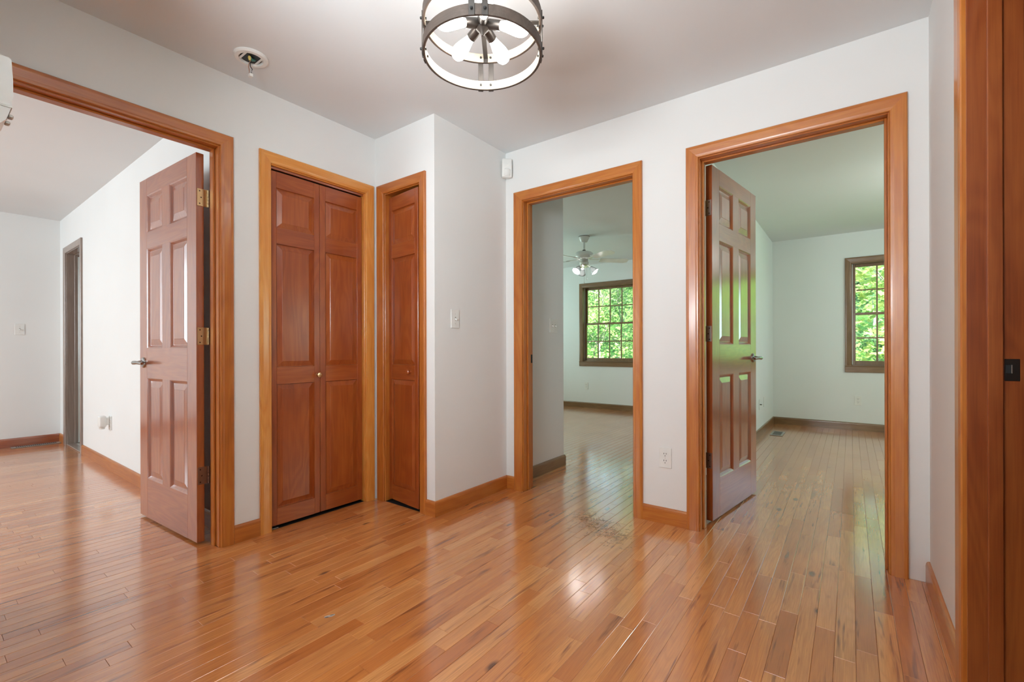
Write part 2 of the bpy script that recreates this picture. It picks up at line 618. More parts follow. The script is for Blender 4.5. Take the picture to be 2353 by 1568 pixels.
casing(d, OM[0] - RV, OM[1] + RV, OM[2] + RV, .0645, YB + WT, 1, 'y', MT['trimZ'], MT['trimX'], widths=(.06, .06))
jambs(d, OM, YB, YB + WT, 'y', MT['trimZ'], MT['trimX'], YB + .042, .034)
MB().box(OM[0] - .001, OM[0] + .0015, YB + .080, YB + .108, .895, .955, .001).build('strike_plate', MT['strike'], d)
d = struct(empty('door_5', (0, 0, 0)), 'orange wood frame of the large right doorway', 'door frame')
casing(d, OR_[0] - RV, OR_[1] + RV, OR_[2] + RV, .0655, YB, -1, 'y', MT['trimZ'], MT['trimX'], widths=(.0655, .0605))
casing(d, OR_[0] - RV, OR_[1] + RV, OR_[2] + RV, .0645, YB + WT, 1, 'y', MT['trimZ'], MT['trimX'])
jambs(d, OR_, YB, YB + WT, 'y', MT['trimZ'], MT['trimX'], YB + .042, .034)
d = struct(empty('door_6', (0, 0, 0)), 'dark reddish wood frame filling the right edge', 'door frame')
casing(d, OS[0] - RV, OS[1] + .004, OS[2] + RV, .0645, XC, -1, 'x', MT['trimZ'], MT['trimY'], thick=.017)
jambs(d, OS, XC, XC + .114, 'x', MT['jambZ'], MT['jambY'], XC + .041, .031, .008)
sp_ = MB().box(XC + .0745, XC + .104, OS[1] - .0016, OS[1] + .001, .905, .966, .0008).build('strike_plate', MT['strike'], d)
MB().box(XC + .0765, XC + .0875, OS[1] - .0032, OS[1] - .0012, .926, .950, .001).build('strike_hole', MT['black'], sp_)
MB().box(XC + .0875, XC + .0895, OS[1] - .0045, OS[1] - .0012, .926, .950, .0008).build('strike_lip', MT['nickel'], sp_)
d = struct(empty('door_7', (0, 0, 0)), 'grey brown wood frame in the far corner of the left room', 'door frame')
casing(d, OF[0] - RV, OF[1] + RV, OF[2] + RV, .060, YF, -1, 'y', MT['greytrim'], MT['greytrimX'])
jambs(d, OF, YF, YF + .114, 'y', MT['greytrim'], MT['greytrimX'], YF + .06)

# ------------------------------------------------------------------ baseboards
BH, BT = .090, .014
n_b = [0]


def base(name, ax, plane, out, a0, a1, m, e0=False, e1=False):
    """baseboard against plane, rounded top edge; e0/e1: mitred round the outer corner"""
    prof = [(0, 0), (BT, 0), (BT, BH - .018), (BT - .0015, BH - .009), (BT - .005, BH - .0025), (BT - .010, BH), (0, BH)]

    def fn(p, e):
        u = (a1 + (p[0] if e1 else 0)) if e else (a0 - (p[0] if e0 else 0))
        return (plane + out * p[0], u, p[1]) if ax == 'x' else (u, plane + out * p[0], p[1])
    return struct(MB().prism(prof, fn).build(name, m), None, 'baseboard')


TX, TY = MT['trimX'], MT['trimY']
DX, DY = MT['darkX'], MT['darkY']
base('baseboard_left', 'x', XA, 1, OA[1] + RV + .0605, OC[0] - RV - .0615, TY)['label'] = 'short piece of baseboard between left doorway and closet'
base('baseboard_niche', 'y', YD, -1, OD[1] + RV + .052, XE, TX, False, True)['label'] = 'tiny piece of baseboard beside the narrow closet'
base('baseboard_projection', 'x', XE, 1, YD, YB, TY, True, False)['label'] = 'orange baseboard under the single light switch'
base('baseboard_back_corner', 'y', YB, -1, XE + BT, OM[0] - RV - .070, TX)['label'] = 'short baseboard left of the middle doorway'
base('baseboard_back', 'y', YB, -1, OM[1] + RV + .058, OR_[0] - RV - .0655, TX)['label'] = 'orange baseboard under the wall outlet between the doorways'
base('baseboard_right', 'x', XC, -1, OS[1] + .0685, YB, TY)['label'] = 'baseboard running along the right hall wall'
base('baseboard_passage', 'x', XH, 1, YB + WT + .0, 3.39, DY, False, True)['label'] = 'dark baseboard on the passage wall'
base('baseboard_passage_end', 'y', 3.39, 1, -5.2, XH, DX, False, True)['label'] = 'dark baseboard round the passage corner'
base('baseboard_far_middle', 'y', YI, -1, -5.2, XJ - .11, DX)['label'] = 'dark baseboard under the middle window'
base('baseboard_far_right', 'y', YI, -1, XJ, 2.6, DX)['label'] = 'dark baseboard under the right window'
base('baseboard_divider', 'x', XJ, 1, YB + WT, YI - BT, DY)['label'] = 'dark baseboard behind the open right door'
base('baseboard_left_room', 'y', YF, -1, OF[1] + RV + .06, XA - WT, TX)['label'] = 'baseboard along the left room wall below the plugged in device'
base('baseboard_left_room_far', 'x', XG, 1, -3.5, YF - BT, MT['doorY'])['label'] = 'reddish baseboard on the far wall above the floor vent'
base('baseboard_left_room_corner', 'y', YF, -1, XG, OF[0] - RV - .06, TX)['label'] = 'golden baseboard scrap in the corner beside the grey door'

# ------------------------------------------------------------------ doors


def panel_face(mb, x0, x1, z0, z1, y, s, dep=.013, st=.015, bevw=.030, raise_=.008):
    """nested rings of a raised panel on a face at y; s=+1 face looks to +y"""
    rings = [(0, 0), (st * .35, dep * .25), (st, dep), (st + .003, dep), (st + .003 + bevw, dep - raise_), (st + .0045 + bevw, dep - raise_ - .0012)]
    prev = None
    for off, dp in rings:
        yy = y - s * dp
        r = [mb.bm.verts.new(q) for q in ((x0 + off, yy, z0 + off), (x1 - off, yy, z0 + off), (x1 - off, yy, z1 - off), (x0 + off, yy, z1 - off))]
        if prev:
            for k in range(4):
                mb.bm.faces.new((prev[k], prev[(k + 1) % 4], r[(k + 1) % 4], r[k]))
        prev = r
    mb.bm.faces.new(prev)


def leaf_parts(root, w, t, xs, zs, mZ, mX, bevel=.0015, **kw):
    """xs: vertical members [(x0,x1)..]; zs: rails [(z0,z1)..] bottom to top"""
    top, bot = zs[-1][1], zs[0][0]
    MB().box(xs[0][0], xs[0][1], 0, t, bot, top, bevel).build('stile', mZ, root)
    MB().box(xs[-1][0], xs[-1][1], 0, t, bot, top, bevel).build('stile', mZ, root)
    for z0, z1 in zs:
        MB().box(xs[0][1], xs[-1][0], 0.0001, t - .0001, z0, z1, .0004).build('rail', mX, root)
    for (za, zb) in zip(zs, zs[1:]):
        for (a, b_) in zip(xs, xs[1:]):
            pm = MB()
            panel_face(pm, a[1], b_[0], za[1], zb[0], 0, -1, **kw)
            panel_face(pm, a[1], b_[0], za[1], zb[0], t, 1, **kw)
            pm.build('panel', mZ, root)
        for mm in xs[1:-1]:
            MB().box(mm[0], mm[1], 0.0001, t - .0001, za[1], zb[0], .0004).build('mullion', mZ, root)


def lever(root, x, z, y, s, dirx):
    """lever handle on the face y looking s"""
    rs = MB().lathe([(.031, 0), (.031, .004), (.027, .009), (.014, .012), (.011, .030), (.011, .045)], 24,
                    rot=Matrix.Rotation(R(-90 * s), 3, 'X'), origin=(x, y, z)).build('door_handle', MT['chrome'], root, True)
    yy = y + s * .046
    pts = [(x - dirx * .012, yy, z), (x + dirx * .02, yy, z + .001), (x + dirx * .06, yy + s * .003, z + .001), (x + dirx * .105, yy - s * .004, z - .003)]
    MB().tube(pts, [.012, .0115, .009, .0075], 12).build('lever', MT['chrome'], rs, True)


def hinge(root, z, y0, y1, ypin, m, x=0.0, hh=.089):
    """leaf plate on the edge x of the door, between y0..y1, knuckles at ypin"""
    pl = MB().box(x - .0022, x + .0004, min(y0, ypin), max(y1, ypin), z - hh / 2, z + hh / 2, .001).build('hinge', m, root)
    for k in range(5):
        MB().lathe([(.0065, 0), (.0065, hh / 5 - .0012)], 12, origin=(x - .003, ypin, z - hh / 2 + k * hh / 5)).build('knuckle', m, pl, True)
    for k, (dz, fy) in enumerate(((.032, .6), (0, .35), (-.032, .6))):
        yy = y0 + (y1 - y0) * (fy if ypin < y0 else 1 - fy)
        MB().lathe([(.0035, 0), (.003, .0008)], 8, axis='X', origin=(x - .0031, yy, z + dz)).build('screw', MT['strike'], pl)


def six_panel(name, w, zs, hinges, side, hm, extra):
    root = empty(name, (0, 0, 0))
    t_ = .035
    s_, m_ = .108, .098
    pw = (w - 2 * s_ - m_) / 2
    xs = [(0, s_), (s_ + pw, s_ + pw + m_), (w - s_, w)]
    leaf_parts(root, w, t_, xs, zs, MT['doorZ'], MT['doorX'])
    for hz, hmm in zip(hinges, hm):
        if side > 0:
            hinge(root, hz, .004, t_ - .004, -.018, hmm)
        else:
            hinge(root, hz, .004, t_ - .004, t_ + .018, hmm)
    lever(root, w - .060, extra, t_, 1, -1)
    lever(root, w - .060, extra, 0, -1, -1)
    MB().box(w - .0004, w + .0015, t_ / 2 - .0125, t_ / 2 + .0125, extra - .028, extra + .028, .0008).build('latch_plate', MT['nickel'], root)
    return root


zl = [(.012, .241), (.830, 1.006), (1.589, 1.686), (1.904, 2.003)]
zr = [(.012, .240), (.840, 1.020), (1.628, 1.726), (1.950, 2.043)]
dl = six_panel('panel_door', .755, zl, (1.777, 1.066, .351), 1, [MT['brass'], MT['brass'], MT['bronzehinge']], .921)
dl.rotation_euler = (0, 0, R(183))
dl.location = (-2.6706, .9349, 0)
tag(dl, 'open six-panel wood door with brass hinges swung into the left room', 'door')
dr = six_panel('panel_door', .762, zr, (1.800, 1.08, .355), -1, [MT['nickel'], MT['nickel'], MT['bronzehinge']], .931)
dr.rotation_euler = (0, 0, R(81.8))
dr.location = (-.632, 2.757, 0)
tag(dr, 'open six-panel wood door in the right doorway catching green window reflections', 'door')

# folding closet door
zb = [(.014, .108), (.802, .897), (1.589, 1.679), (1.902, 1.992)]
bf = tag(empty('bifold_door', (XA - .052, 0, 0)), 'closed double-leaf folding closet door of reddish wood with brass knob', 'door')
for i, (y0, y1) in enumerate(((1.2215, 1.5150), (1.5170, 1.8105))):
    lf = empty('leaf', (0, 0, 0))
    lf.parent = bf
    lf.rotation_euler = (0, 0, R(90))
    lf.location = (.028, y0, 0)
    w = y1 - y0
    leaf_parts(lf, w, .028, [(0, .036), (w - .036, w)], zb, MT['cdoorZ'], MT['cdoorX'], dep=.009, st=.002, bevw=.026, raise_=.007)
kb = MB().lathe([(.010, 0), (.007, .004), (.0065, .016), (.013, .022), (.0165, .029), (.0155, .036), (.009, .041), (.001, .042)], 24, axis='X', origin=(.028, 1.4965, .844)).build('knob', MT['brass'], bf, True)
MB().box(.030, .040, 1.2185, 1.8125, 1.997, 2.0095, .001).build('head_strip', MT['doorY'], bf)
MB().box(-.004, .030, 1.2185, 1.8125, 2.0, 2.0095, .001).build('track', MT['strike'], bf)
MB().box(.004, .034, 1.2195, 1.262, .0005, .0035, .0008).build('pivot_bracket', MT['nickel'], bf)
# narrow closet door, slightly ajar
nd = tag(empty('narrow_door', (-2.449, 1.931, 0)), 'narrow closet door of reddish wood standing slightly ajar in the corner', 'door')
nd.rotation_euler = (0, 0, R(-6.6))
leaf_parts(nd, .3255, .028, [(0, .034), (.3255 - .034, .3255)], zb, MT['cdoorZ'], MT['cdoorX'], dep=.009, st=.002, bevw=.026, raise_=.007)
MB().lathe([(.009, 0), (.007, .006), (.014, .016), (.0155, .024), (.010, .030), (.001, .031)], 20, rot=Matrix.Rotation(R(90), 3, 'X'), origin=(.245, 0, .855)).build('knob', MT['cdoorX'], nd, True)
for hz in (1.83, .895, .20):
    MB().lathe([(.004, 0), (.0052, .004), (.0052, .066), (.004, .070)], 10, origin=(-.006, -.004, hz - .035)).build('hinge', MT['brass'] if hz > 1.5 else MT['nickel'], nd, True)
# closet shelves darkness: plain back is the closet wall itself

# flat oak door in the left room; grey sheen is put into its colour
gd = tag(empty('slab_door', (OF[0] + .012, YF + .085, 0)), 'flat oak door with painted-in grey sheen standing open in the far corner of the left room', 'door')
gd.rotation_euler = (0, 0, R(46))
MB().box(0, .62, 0, .035, .012, 1.985, .0015).build('slab', MT['sheen_oak'], gd)
lever(gd, .56, .93, 0, -1, -1)

# ------------------------------------------------------------------ windows


def window(name, x0, label):
    """opening 0.93 wide x 1.255 high; local x from the casing's outer left edge"""
    w = struct(empty(name, (x0, YI, 0)), label, 'window')
    CW, TW = .065, 1.03
    zA, zB = .70, 2.092
    D, DXm = MT['darkZ'], MT['darkX']
    casing(w, CW, TW - CW, zB - CW, CW, 0, -1, 'y', D, DXm, z0=.780)
    MB().box(-.002, TW + .002, -.018, 0, zA, .770, .003).build('apron', DXm, w)
    MB().box(-.004, TW + .004, -.022, .03, .770, .780, .003).build('window_sill', DXm, w)
    a, b_ = .05, .98
    zt = 2.030
    MB().box(a, a + .016, -.004, .138, .775, zt, .001).build('window_jamb', D, w)
    MB().box(b_ - .016, b_, -.004, .138, .775, zt, .001).build('window_jamb', D, w)
    MB().box(a + .016, b_ - .016, -.004, .138, zt - .012, zt, .001).build('window_jamb', DXm, w)
    MB().box(a + .016, b_ - .016, .03, .138, .775, .792, .001).build('window_jamb', DXm, w)
    for side in (a + .016, b_ - .016 - .012):
        MB().box(side, side + .012, .045, .058, .792, zt - .012, .001).build('sash_track', MT['register'], w)

    def sash(z0, z1, y0, top):
        s_ = MB()
        xa, xb = a + .020, b_ - .020
        st_, tp, bt = .034, (.034 if top else .030), (.026 if top else .048)
        s_.box(xa, xa + st_, y0, y0 + .03, z0, z1, .002)
        s_.box(xb - st_, xb, y0, y0 + .03, z0, z1, .002)
        s_.box(xa + st_, xb - st_, y0, y0 + .03, z1 - tp, z1, .002)
        s_.box(xa + st_, xb - st_, y0, y0 + .03, z0, z0 + bt, .002)
        sh = s_.build('sash', D, w)
        gx0, gx1, gz0, gz1 = xa + st_, xb - st_, z0 + bt, z1 - tp
        for k in range(1, 4):
            xx = gx0 + (gx1 - gx0) * k / 4
            MB().box(xx - .008, xx + .008, y0 + .006, y0 + .024, gz0, gz1, .001).build('muntin', D, sh)
        zz = (gz0 + gz1) / 2
        for k in range(4):
            xa_, xb_ = gx0 + (gx1 - gx0) * k / 4, gx0 + (gx1 - gx0) * (k + 1) / 4
            MB().box(xa_ + .008, xb_ - .008, y0 + .007, y0 + .023, zz - .008, zz + .008).build('muntin', DXm, sh)
            for (p, q) in ((gz0, zz), (zz, gz1)):
                MB().box(xa_ + .002, xb_ - .002, y0 + .013, y0 + .016, p + .001, q - .001).build('pane', MT['glass'], sh)
        return sh
    sash(1.395, 2.018, .090, True)
    sash(.790, 1.425, .058, False)
    MB().box(.49, .54, .050, .060, 1.424, 1.434, .002).build('sash_lock', MT['brass'], w)
    return w


window('window_1', -3.705, 'brown wood double-hung window beyond the middle doorway')
window('window_2', -.057, 'brown wood double-hung window beyond the right doorway')

window('window_3', .973, 'brown wood window beside the right room window, seen in the door gloss')

# ------------------------------------------------------------------ chandelier
cx_, cy_ = -1.016, 1.200
FD = Ff.to_2d()
FR = Rr.to_2d()
ch = tag(empty('chandelier', (cx_, cy_, HC)), 'round two-ring wood and metal chandelier with lit bulbs', 'ceiling light')


def ring(z0, z1, r, th, m, name='ring'):
    mb = MB()
    n = 72
    q = [(r, z0), (r, z1), (r - th, z1), (r - th, z0)]
    rg_ = [[mb.bm.verts.new((rr * math.cos(2 * math.pi * k / n), rr * math.sin(2 * math.pi * k / n), zz)) for rr, zz in q] for k in range(n)]
    for k in range(n):
        a, b2 = rg_[k], rg_[(k + 1) % n]
        for j in range(4):
            mb.bm.faces.new((a[j], a[(j + 1) % 4], b2[(j + 1) % 4], b2[j]))
    o_ = mb.build(name, m, ch, True)
    MBi = MB()
    q = [(r - th, z0 + .001), (r - th, z1 - .001), (r - th - .0015, z1 - .001), (r - th - .0015, z0 + .001)]
    rg_ = [[MBi.bm.verts.new((rr * math.cos(2 * math.pi * k / n), rr * math.sin(2 * math.pi * k / n), zz)) for rr, zz in q] for k in range(n)]
    for k in range(n):
        a, b2 = rg_[k], rg_[(k + 1) % n]
        for j in range(4):
            MBi.bm.faces.new((a[j], a[(j + 1) % 4], b2[(j + 1) % 4], b2[j]))
    MBi.build('lining', MT['lining'], o_, True)
    return o_


RR = .2035
zb0 = 2.002 - HC
ring(zb0, zb0 + .034, RR, .007, MT['ring'])
ring(zb0 + .105, zb0 + .139, RR, .007, MT['ring'])
FA = math.atan2(Ff.y, Ff.x)
for k in range(4):
    a0 = FA + k * math.pi / 2
    for s_ in (-1, 1):
        aa = a0 + s_ * .098
        st = MB().box(RR - .0005, RR + .0025, -.0095, .0095, zb0 - .003, zb0 + .143, .0008).xf(Matrix.Rotation(aa, 4, 'Z')).build('strap', MT['iron'], ch)
        for zz in (zb0 + .017, zb0 + .122):
            MB().lathe([(.0045, 0), (.0045, .006), (.003, .008)], 8, axis='X', origin=(RR + .001, 0, zz)).xf(Matrix.Rotation(aa, 4, 'Z')).build('bolt', MT['black'], st)
            MB().lathe([(.004, 0), (.0035, .005)], 8, axis='X', origin=(RR - .013, 0, zz)).xf(Matrix.Rotation(aa, 4, 'Z')).build('bolt', MT['black'], st)
    am = MB().box(.015, RR - .007, -.0085, .0085, zb0 + .118, zb0 + .1215, .0005)
    am.box(RR - .0105, RR - .007, -.0085, .0085, zb0 + .104, zb0 + .120, .0005)
    am.xf(Matrix.Rotation(a0, 4, 'Z')).build('arm', MT['iron'], ch)
MB().lathe([(.065, 0), (.065, -.018), (.02, -.024), (.008, -.026)], 32).build('canopy', MT['iron'], ch, True)
MB().lathe([(.0075, -.024), (.0075, zb0 + .13)], 16).build('stem', MT['iron'], ch, True)
MB().lathe([(.018, zb0 + .135), (.022, zb0 + .128), (.022, zb0 + .096), (.010, zb0 + .084), (.004, zb0 + .074)], 20).build('hub', MT['iron'], ch, True)
HZ = zb0 + .118
for az in (-43, 29, 101, 173, -115):
    v2 = FR * math.sin(R(az)) + FD * math.cos(R(az))
    dv = Vector((v2.x, v2.y, -.27)).normalized()
    q = Vector((0, 0, 1)).rotation_difference(dv).to_matrix()
    so = MB().lathe([(.006, 0), (.006, .018), (.0155, .020), (.0165, .024), (.0165, .066), (.0145, .067), (.0145, .062)], 20, rot=q, origin=(0, 0, HZ)).build('socket', MT['iron'], ch, True)
    MB().lathe([(.0125, .060), (.0135, .070), (.0165, .085), (.0215, .105), (.0255, .125), (.0265, .138), (.0245, .150), (.0185, .161), (.0095, .167), (.001, .169)], 24, rot=q, origin=(0, 0, HZ)).build('bulb', MT['bulb'], so, True)

# ------------------------------------------------------------------ ceiling fan in the middle room
fx, fy = -2.68, 5.12
fan = tag(empty('ceiling_fan', (fx, fy, HC)), 'white five-blade ceiling fan with lit lamps seen through the middle doorway', 'ceiling fan')
WM = MT['whitemetal']
MB().lathe([(.066, 0), (.068, -.012), (.060, -.030), (.042, -.068), (.030, -.076)], 28).build('canopy', WM, fan, True)
MB().lathe([(.069, -.001), (.069, -.005)], 28).build('canopy_ring', MT['black'], fan)
MB().lathe([(.0125, -.07), (.0125, -.175)], 14).build('downrod', WM, fan, True)
MB().lathe([(.018, -.168), (.022, -.180), (.016, -.192)], 14).build('coupling', MT['black'], fan, True)
MB().lathe([(.03, -.19), (.09, -.195), (.112, -.212), (.115, -.250), (.098, -.275), (.060, -.282)], 36).build('motor_housing', WM, fan, True)
MB().lathe([(.050, -.28), (.050, -.315), (.060, -.325), (.055, -.355), (.020, -.368)], 24).build('switch_housing', MT['nickel'], fan, True)
RA = math.atan2(Rr.y, Rr.x)
for k, ang in enumerate((7, 79, 151, 223, 295)):
    a_ = RA + R(ang)
    Mz = Matrix.Rotation(a_, 4, 'Z')
    tilt = Matrix.Rotation(R(-13), 4, 'X')
    bl = MB()
    pts = [(.20, -.050), (.53, -.064), (.57, -.035), (.57, .035), (.53, .064), (.20, .050)]
    bl.prism(pts, lambda p, e: (p[0], p[1], .003 if e else -.003))
    bo = bl.xf(Mz @ Matrix.Translation((0, 0, -.292)) @ tilt).build('blade', MT['fanblade'], fan)
    MB().box(.075, .235, -.014, .014, -.290, -.284, .001).xf(Mz).build('blade_iron', WM, bo)
for k, ang in enumerate((215, 345, 95)):
    a_ = RA + R(ang)
    dv = Vector((math.cos(a_) * .70, math.sin(a_) * .70, -.72)).normalized()
    q = Vector((0, 0, 1)).rotation_difference(dv).to_matrix()
    o0 = Vector((math.cos(a_) * .045, math.sin(a_) * .045, -.355))
    arm_ = MB().tube([(0, 0, -.335), tuple(o0 + dv * .03), tuple(o0 + dv * .055)], .008, 10).build('lamp_arm', WM, fan, True)
    MB().lathe([(.020, .045), (.026, .060), (.038, .095), (.052, .130), (.050, .130), (.036, .095), (.024, .060), (.018, .050)], 24, rot=q, origin=o0, cap=False).build('glass_shade', MT['shade'], arm_, True)
    MB().lathe([(.010, .055), (.016, .070), (.033, .098), (.039, .118), (.036, .133), (.022, .143), (.001, .147)], 18, rot=q, origin=o0).build('bulb', MT['fanbulb'], arm_, True)
for (la, L) in ((.0, .40), (.035, .32)):
    v2 = FR * la
    pc = MB().tube([(v2.x, v2.y, -.355), (v2.x, v2.y, -.365 - L * .5)], .0012, 6).build('pull_chain', MT['nickel'], fan)
    MB().lathe([(.002, 0), (.006, -.006), (.006, -.016), (.001, -.022)], 10, origin=(v2.x, v2.y, -.365 - L * .5)).build('pull_knob', WM, pc, True)

# ------------------------------------------------------------------ ceiling and wall devices
sd = tag(empty('smoke_alarm_base', (-2.304, 1.007, HC)), 'round white smoke alarm base with loose wires hanging out', 'smoke alarm')
MB().lathe([(.074, 0), (.074, -.006), (.068, -.012), (.052, -.013), (.050, -.004), (.050, -.001)], 40).build('bracket', MT['white'], sd, True)
MB().lathe([(.046, -.0035), (.046, -.0045)], 24).build('opening', MT['black'], sd)
MB().box(-.050, .050, -.040, -.030, -.008, -.005, .001).build('cross_bar', MT['white'], sd)
MB().box(-.050, .050, .030, .040, -.008, -.005, .001).build('cross_bar', MT['white'], sd)
w0 = Vector((-.01, .0, -.004))
MB().tube([(-.022, .008, -.004), (-.026, .002, -.022), (-.018, -.004, -.042), (-.006, -.006, -.062), (-.008, -.004, -.080)], .0022, 8).build('wire', MT['wirered'], sd, True)
MB().tube([(-.014, .010, -.004), (-.019, .004, -.020), (-.008, .0, -.042), (.007, .002, -.060), (.0, .0, -.082)], .0020, 8).build('wire', MT['wireblack'], sd, True)
MB().tube([(-.006, .018, -.004), (.002, .004, -.014), (.012, -.010, -.012)], .0065, 10).build('wire', MT['wiregreen'], sd, True)
MB().lathe([(.006, 0), (.0075, -.008), (.004, -.018)], 10, origin=(.014, -.013, -.009)).build('wire_nut', MT['wirecap'], sd, True)
MB().box(-.015, .007, -.009, .007, -.095, -.080, .002).build('connector', MT['white'], sd)


def plate(name, p, normal, w, h, kind, label, cat):
    """p centre on the wall, normal unit 2D, built in local x (along wall) and -y (out)"""
    rz = math.atan2(normal[1], normal[0]) + math.pi / 2
    o = tag(empty(name, (p[0], p[1], p[2]), rz), label, cat)
    MB().box(-w / 2, w / 2, -.0055, 0, -h / 2, h / 2, .002, 2).build('plate', MT['white'], o)
    if kind == 'duplex':
        for dz in (-.0195, .0195):
            f = MB().lathe([(.017, 0), (.017, .0022)], 20, rot=Matrix.Rotation(R(90), 3, 'X'), origin=(0, -.0052, dz)).build('receptacle', MT['white'], o)
            for dx in (-.0065, .0065):
                MB().box(dx - .0013, dx + .0013, -.0080, -.0070, dz + .001, dz + .009).build('slot', MT['black'], f)
            MB().lathe([(.0026, 0), (.0026, .001)], 8, rot=Matrix.Rotation(R(90), 3, 'X'), origin=(0, -.0071, dz - .008)).build('slot', MT['black'], f)
        MB().lathe([(.0028, 0), (.0026, .001)], 8, rot=Matrix.Rotation(R(90), 3, 'X'), origin=(0, -.0054, 0)).build('screw', MT['nickel'], o)
    elif kind.startswith('switch'):
        n = int(kind[-1])
        for k in range(n):
            x = (k - (n - 1) / 2) * .046
            MB().box(x - .005, x + .005, -.0065, -.005, -.012, .012, .0004).build('toggle_slot', MT['register'], o)
            tg = MB().box(-.004, .004, -.016, 0, -.005, .005, .001)
            tg.xf(Matrix.Translation((x, -.005, 0)) @ Matrix.Rotation(R(28), 4, 'X')).build('toggle', MT['white'], o)
            for dz in (-.030, .030):
                MB().lathe([(.0026, 0), (.0022, .0012)], 8, rot=Matrix.Rotation(R(90), 3, 'X'), origin=(x, -.0054, dz)).build('screw', MT['nickel'], o)
    elif kind == 'jack':
        MB().lathe([(.006, 0), (.005, .004), (.004, .020)], 10, rot=Matrix.Rotation(R(90), 3, 'X'), origin=(0, -.0054, 0)).build('cable_jack', MT['black'], o, True)
    return o


plate('light_switch', (XE, 2.072, 1.185), (1, 0), .070, .115, 'switch1', 'white single light switch on the projecting wall left of the middle doorway', 'light switch')
plate('light_switch', (XH, 3.225, 1.186), (1, 0), .116, .115, 'switch2', 'white double light switch on the shaded wall inside the middle doorway', 'light switch')
plate('light_switch', (XG, .741, 1.211), (1, 0), .070, .115, 'switch1', 'white light switch on the far wall of the left room', 'light switch')
plate('wall_outlet', (-.8485, YB, .374), (0, -1), .070, .115, 'duplex', 'white wall outlet between the middle and right doorways', 'outlet')
plate('wall_outlet', (.068, YI, .358), (0, -1), .070, .115, 'duplex', 'white wall outlet below the right window', 'outlet')
plate('wall_outlet', (-3.579, YI, .367), (0, -1), .070, .115, 'duplex', 'small white wall outlet below the middle window', 'outlet')
plate('wall_outlet', (-4.93, YF, .390), (0, -1), .070, .115, 'duplex', 'white wall outlet behind the plugged in device in the left room', 'outlet')
plate('cable_plate', (XJ, 5.806, .358), (1, 0), .070, .115, 'jack', 'white cable wall plate with black stub beside the open right door', 'wall plate')
plate('blank_plate', (XJ, 6.144, .356), (1, 0), .070, .115, 'blank', 'blank white wall plate near the corner of the right room', 'wall plate')
pd = tag(empty('plug_in_device', (-4.955, YF - .0075, .405)), 'white rounded plug-in device on the left room outlet', 'air freshener')
MB().box(-.030, .030, -.022, 0, -.030, .030, .004, 2).build('plug_body', MT['white'], pd)
MB().box(-.033, .033, -.066, -.020, -.046, .046, .012, 3).build('shell', MT['white'], pd, True)
MB().lathe([(.018, -.062), (.021, -.050), (.021, -.030)], 20, origin=(0, -.044, 0)).build('cartridge', MT['white'], pd, True)

# motion sensor set across the inner corner
ms = tag(empty('motion_sensor', (XE + .030, YB - .030, 2.272), R(-135) + math.pi / 2), 'white motion sensor in the wall corner left of the middle doorway', 'motion sensor')
ms.rotation_euler = (0, 0, R(45))
sb = MB()
sb.box(-.036, .036, -.030, .004, -.066, .066, .010, 3)
sb.build('housing', MT['white'], ms, True)
MB().lathe([(.026, -.032), (.028, -.02), (.028, .012), (.020, .022)], 20, origin=(0, -.014, -.026)).build('lens', MT['white'], ms, True)
MB().box(-.006, .006, -.033, -.029, .022, .028, .001).build('indicator', MT['whitemetal'], ms)
MB().box(-.026, .026, -.006, .028, -.06, .06, .002).build('corner_mount', MT['white'], ms)

# white device at the left edge, on the near wall
wdv = tag(empty('wall_device', (-1.56, .10, 1.655)), 'white plastic wall device with rounded lower end cut by the left edge', 'wall device')
poly = [(0, .0), (.046, .0), (.051, -.004), (.0535, -.05), (.0535, -.085), (.050, -.113), (.043, -.140), (.034, -.152), (.022, -.158), (0, -.158)]
MB().prism(poly, lambda p, e: (-.045 if e else .045, p[0], p[1])).build('housing', MT['white'], wdv)
MB().prism([(0, -.108), (.052, -.108), (.052, -.112), (0, -.112)], lambda p, e: (-.046 if e else .046, p[0], p[1])).build('seam', MT['register'], wdv)
MB().box(-.008, .008, .049, .058, -.122, -.114, .002).build('button', MT['register'], wdv)
MB().box(-.008, .008, .044, .053, -.138, -.131, .002).build('button', MT['register'], wdv)

# floor registers


def register(loc, w, h, n, label, tilt=0):
    """w along x, h along y; n slots along the longer side"""
    o = tag(empty('floor_register', (*loc, .0012)), label, 'floor vent')
    MB().box(-w / 2, w / 2, -h / 2, h / 2, 0, .004, .0015).build('frame', MT['register'], o)
    MB().box(-w / 2 + .022, w / 2 - .022, -h / 2 + .03, h / 2 - .03, .0036, .0046).build('grille_opening', MT['black'], o)
    for k in range(n + 1):
        yy = -h / 2 + .03 + (h - .06) * k / n
        MB().box(-w / 2 + .020, w / 2 - .020, yy - .0022, yy + .0022, .004, .0058).build('slat', MT['register'], o)
    return o


register((XG + .078, .85), .11, .36, 20, 'metal floor vent along the far wall of the left room')
register((-.686, 6.087), .126, .31, 14, 'small metal floor vent near the corner of the right room')

# debris in the middle doorway, smudge in the hall
db = MB()
rd = random.Random(3)
for k in range(420):
    a_ = rd.random()
    px_ = -1.30 + .34 * a_ + rd.gauss(0, .05)
    py_ = 2.43 - .20 * a_ + rd.gauss(0, .045) * (1.5 if rd.random() < .4 else 1)
    an = rd.random() * 3.14
    L = .004 + rd.random() ** 2 * .03
    db.tube([(px_, py_, .0012), (px_ + math.cos(an) * L * .5, py_ + math.sin(an) * L * .5, .002 + rd.random() * .003),
             (px_ + math.cos(an + .5) * L, py_ + math.sin(an + .5) * L, .0012)], .0003 + rd.random() * .0005, 4)
o = tag(db.build('dirt', MT['debris']), 'scattered brown dirt and hair on the floor in the middle doorway', 'dirt')
o['kind'] = 'stuff'

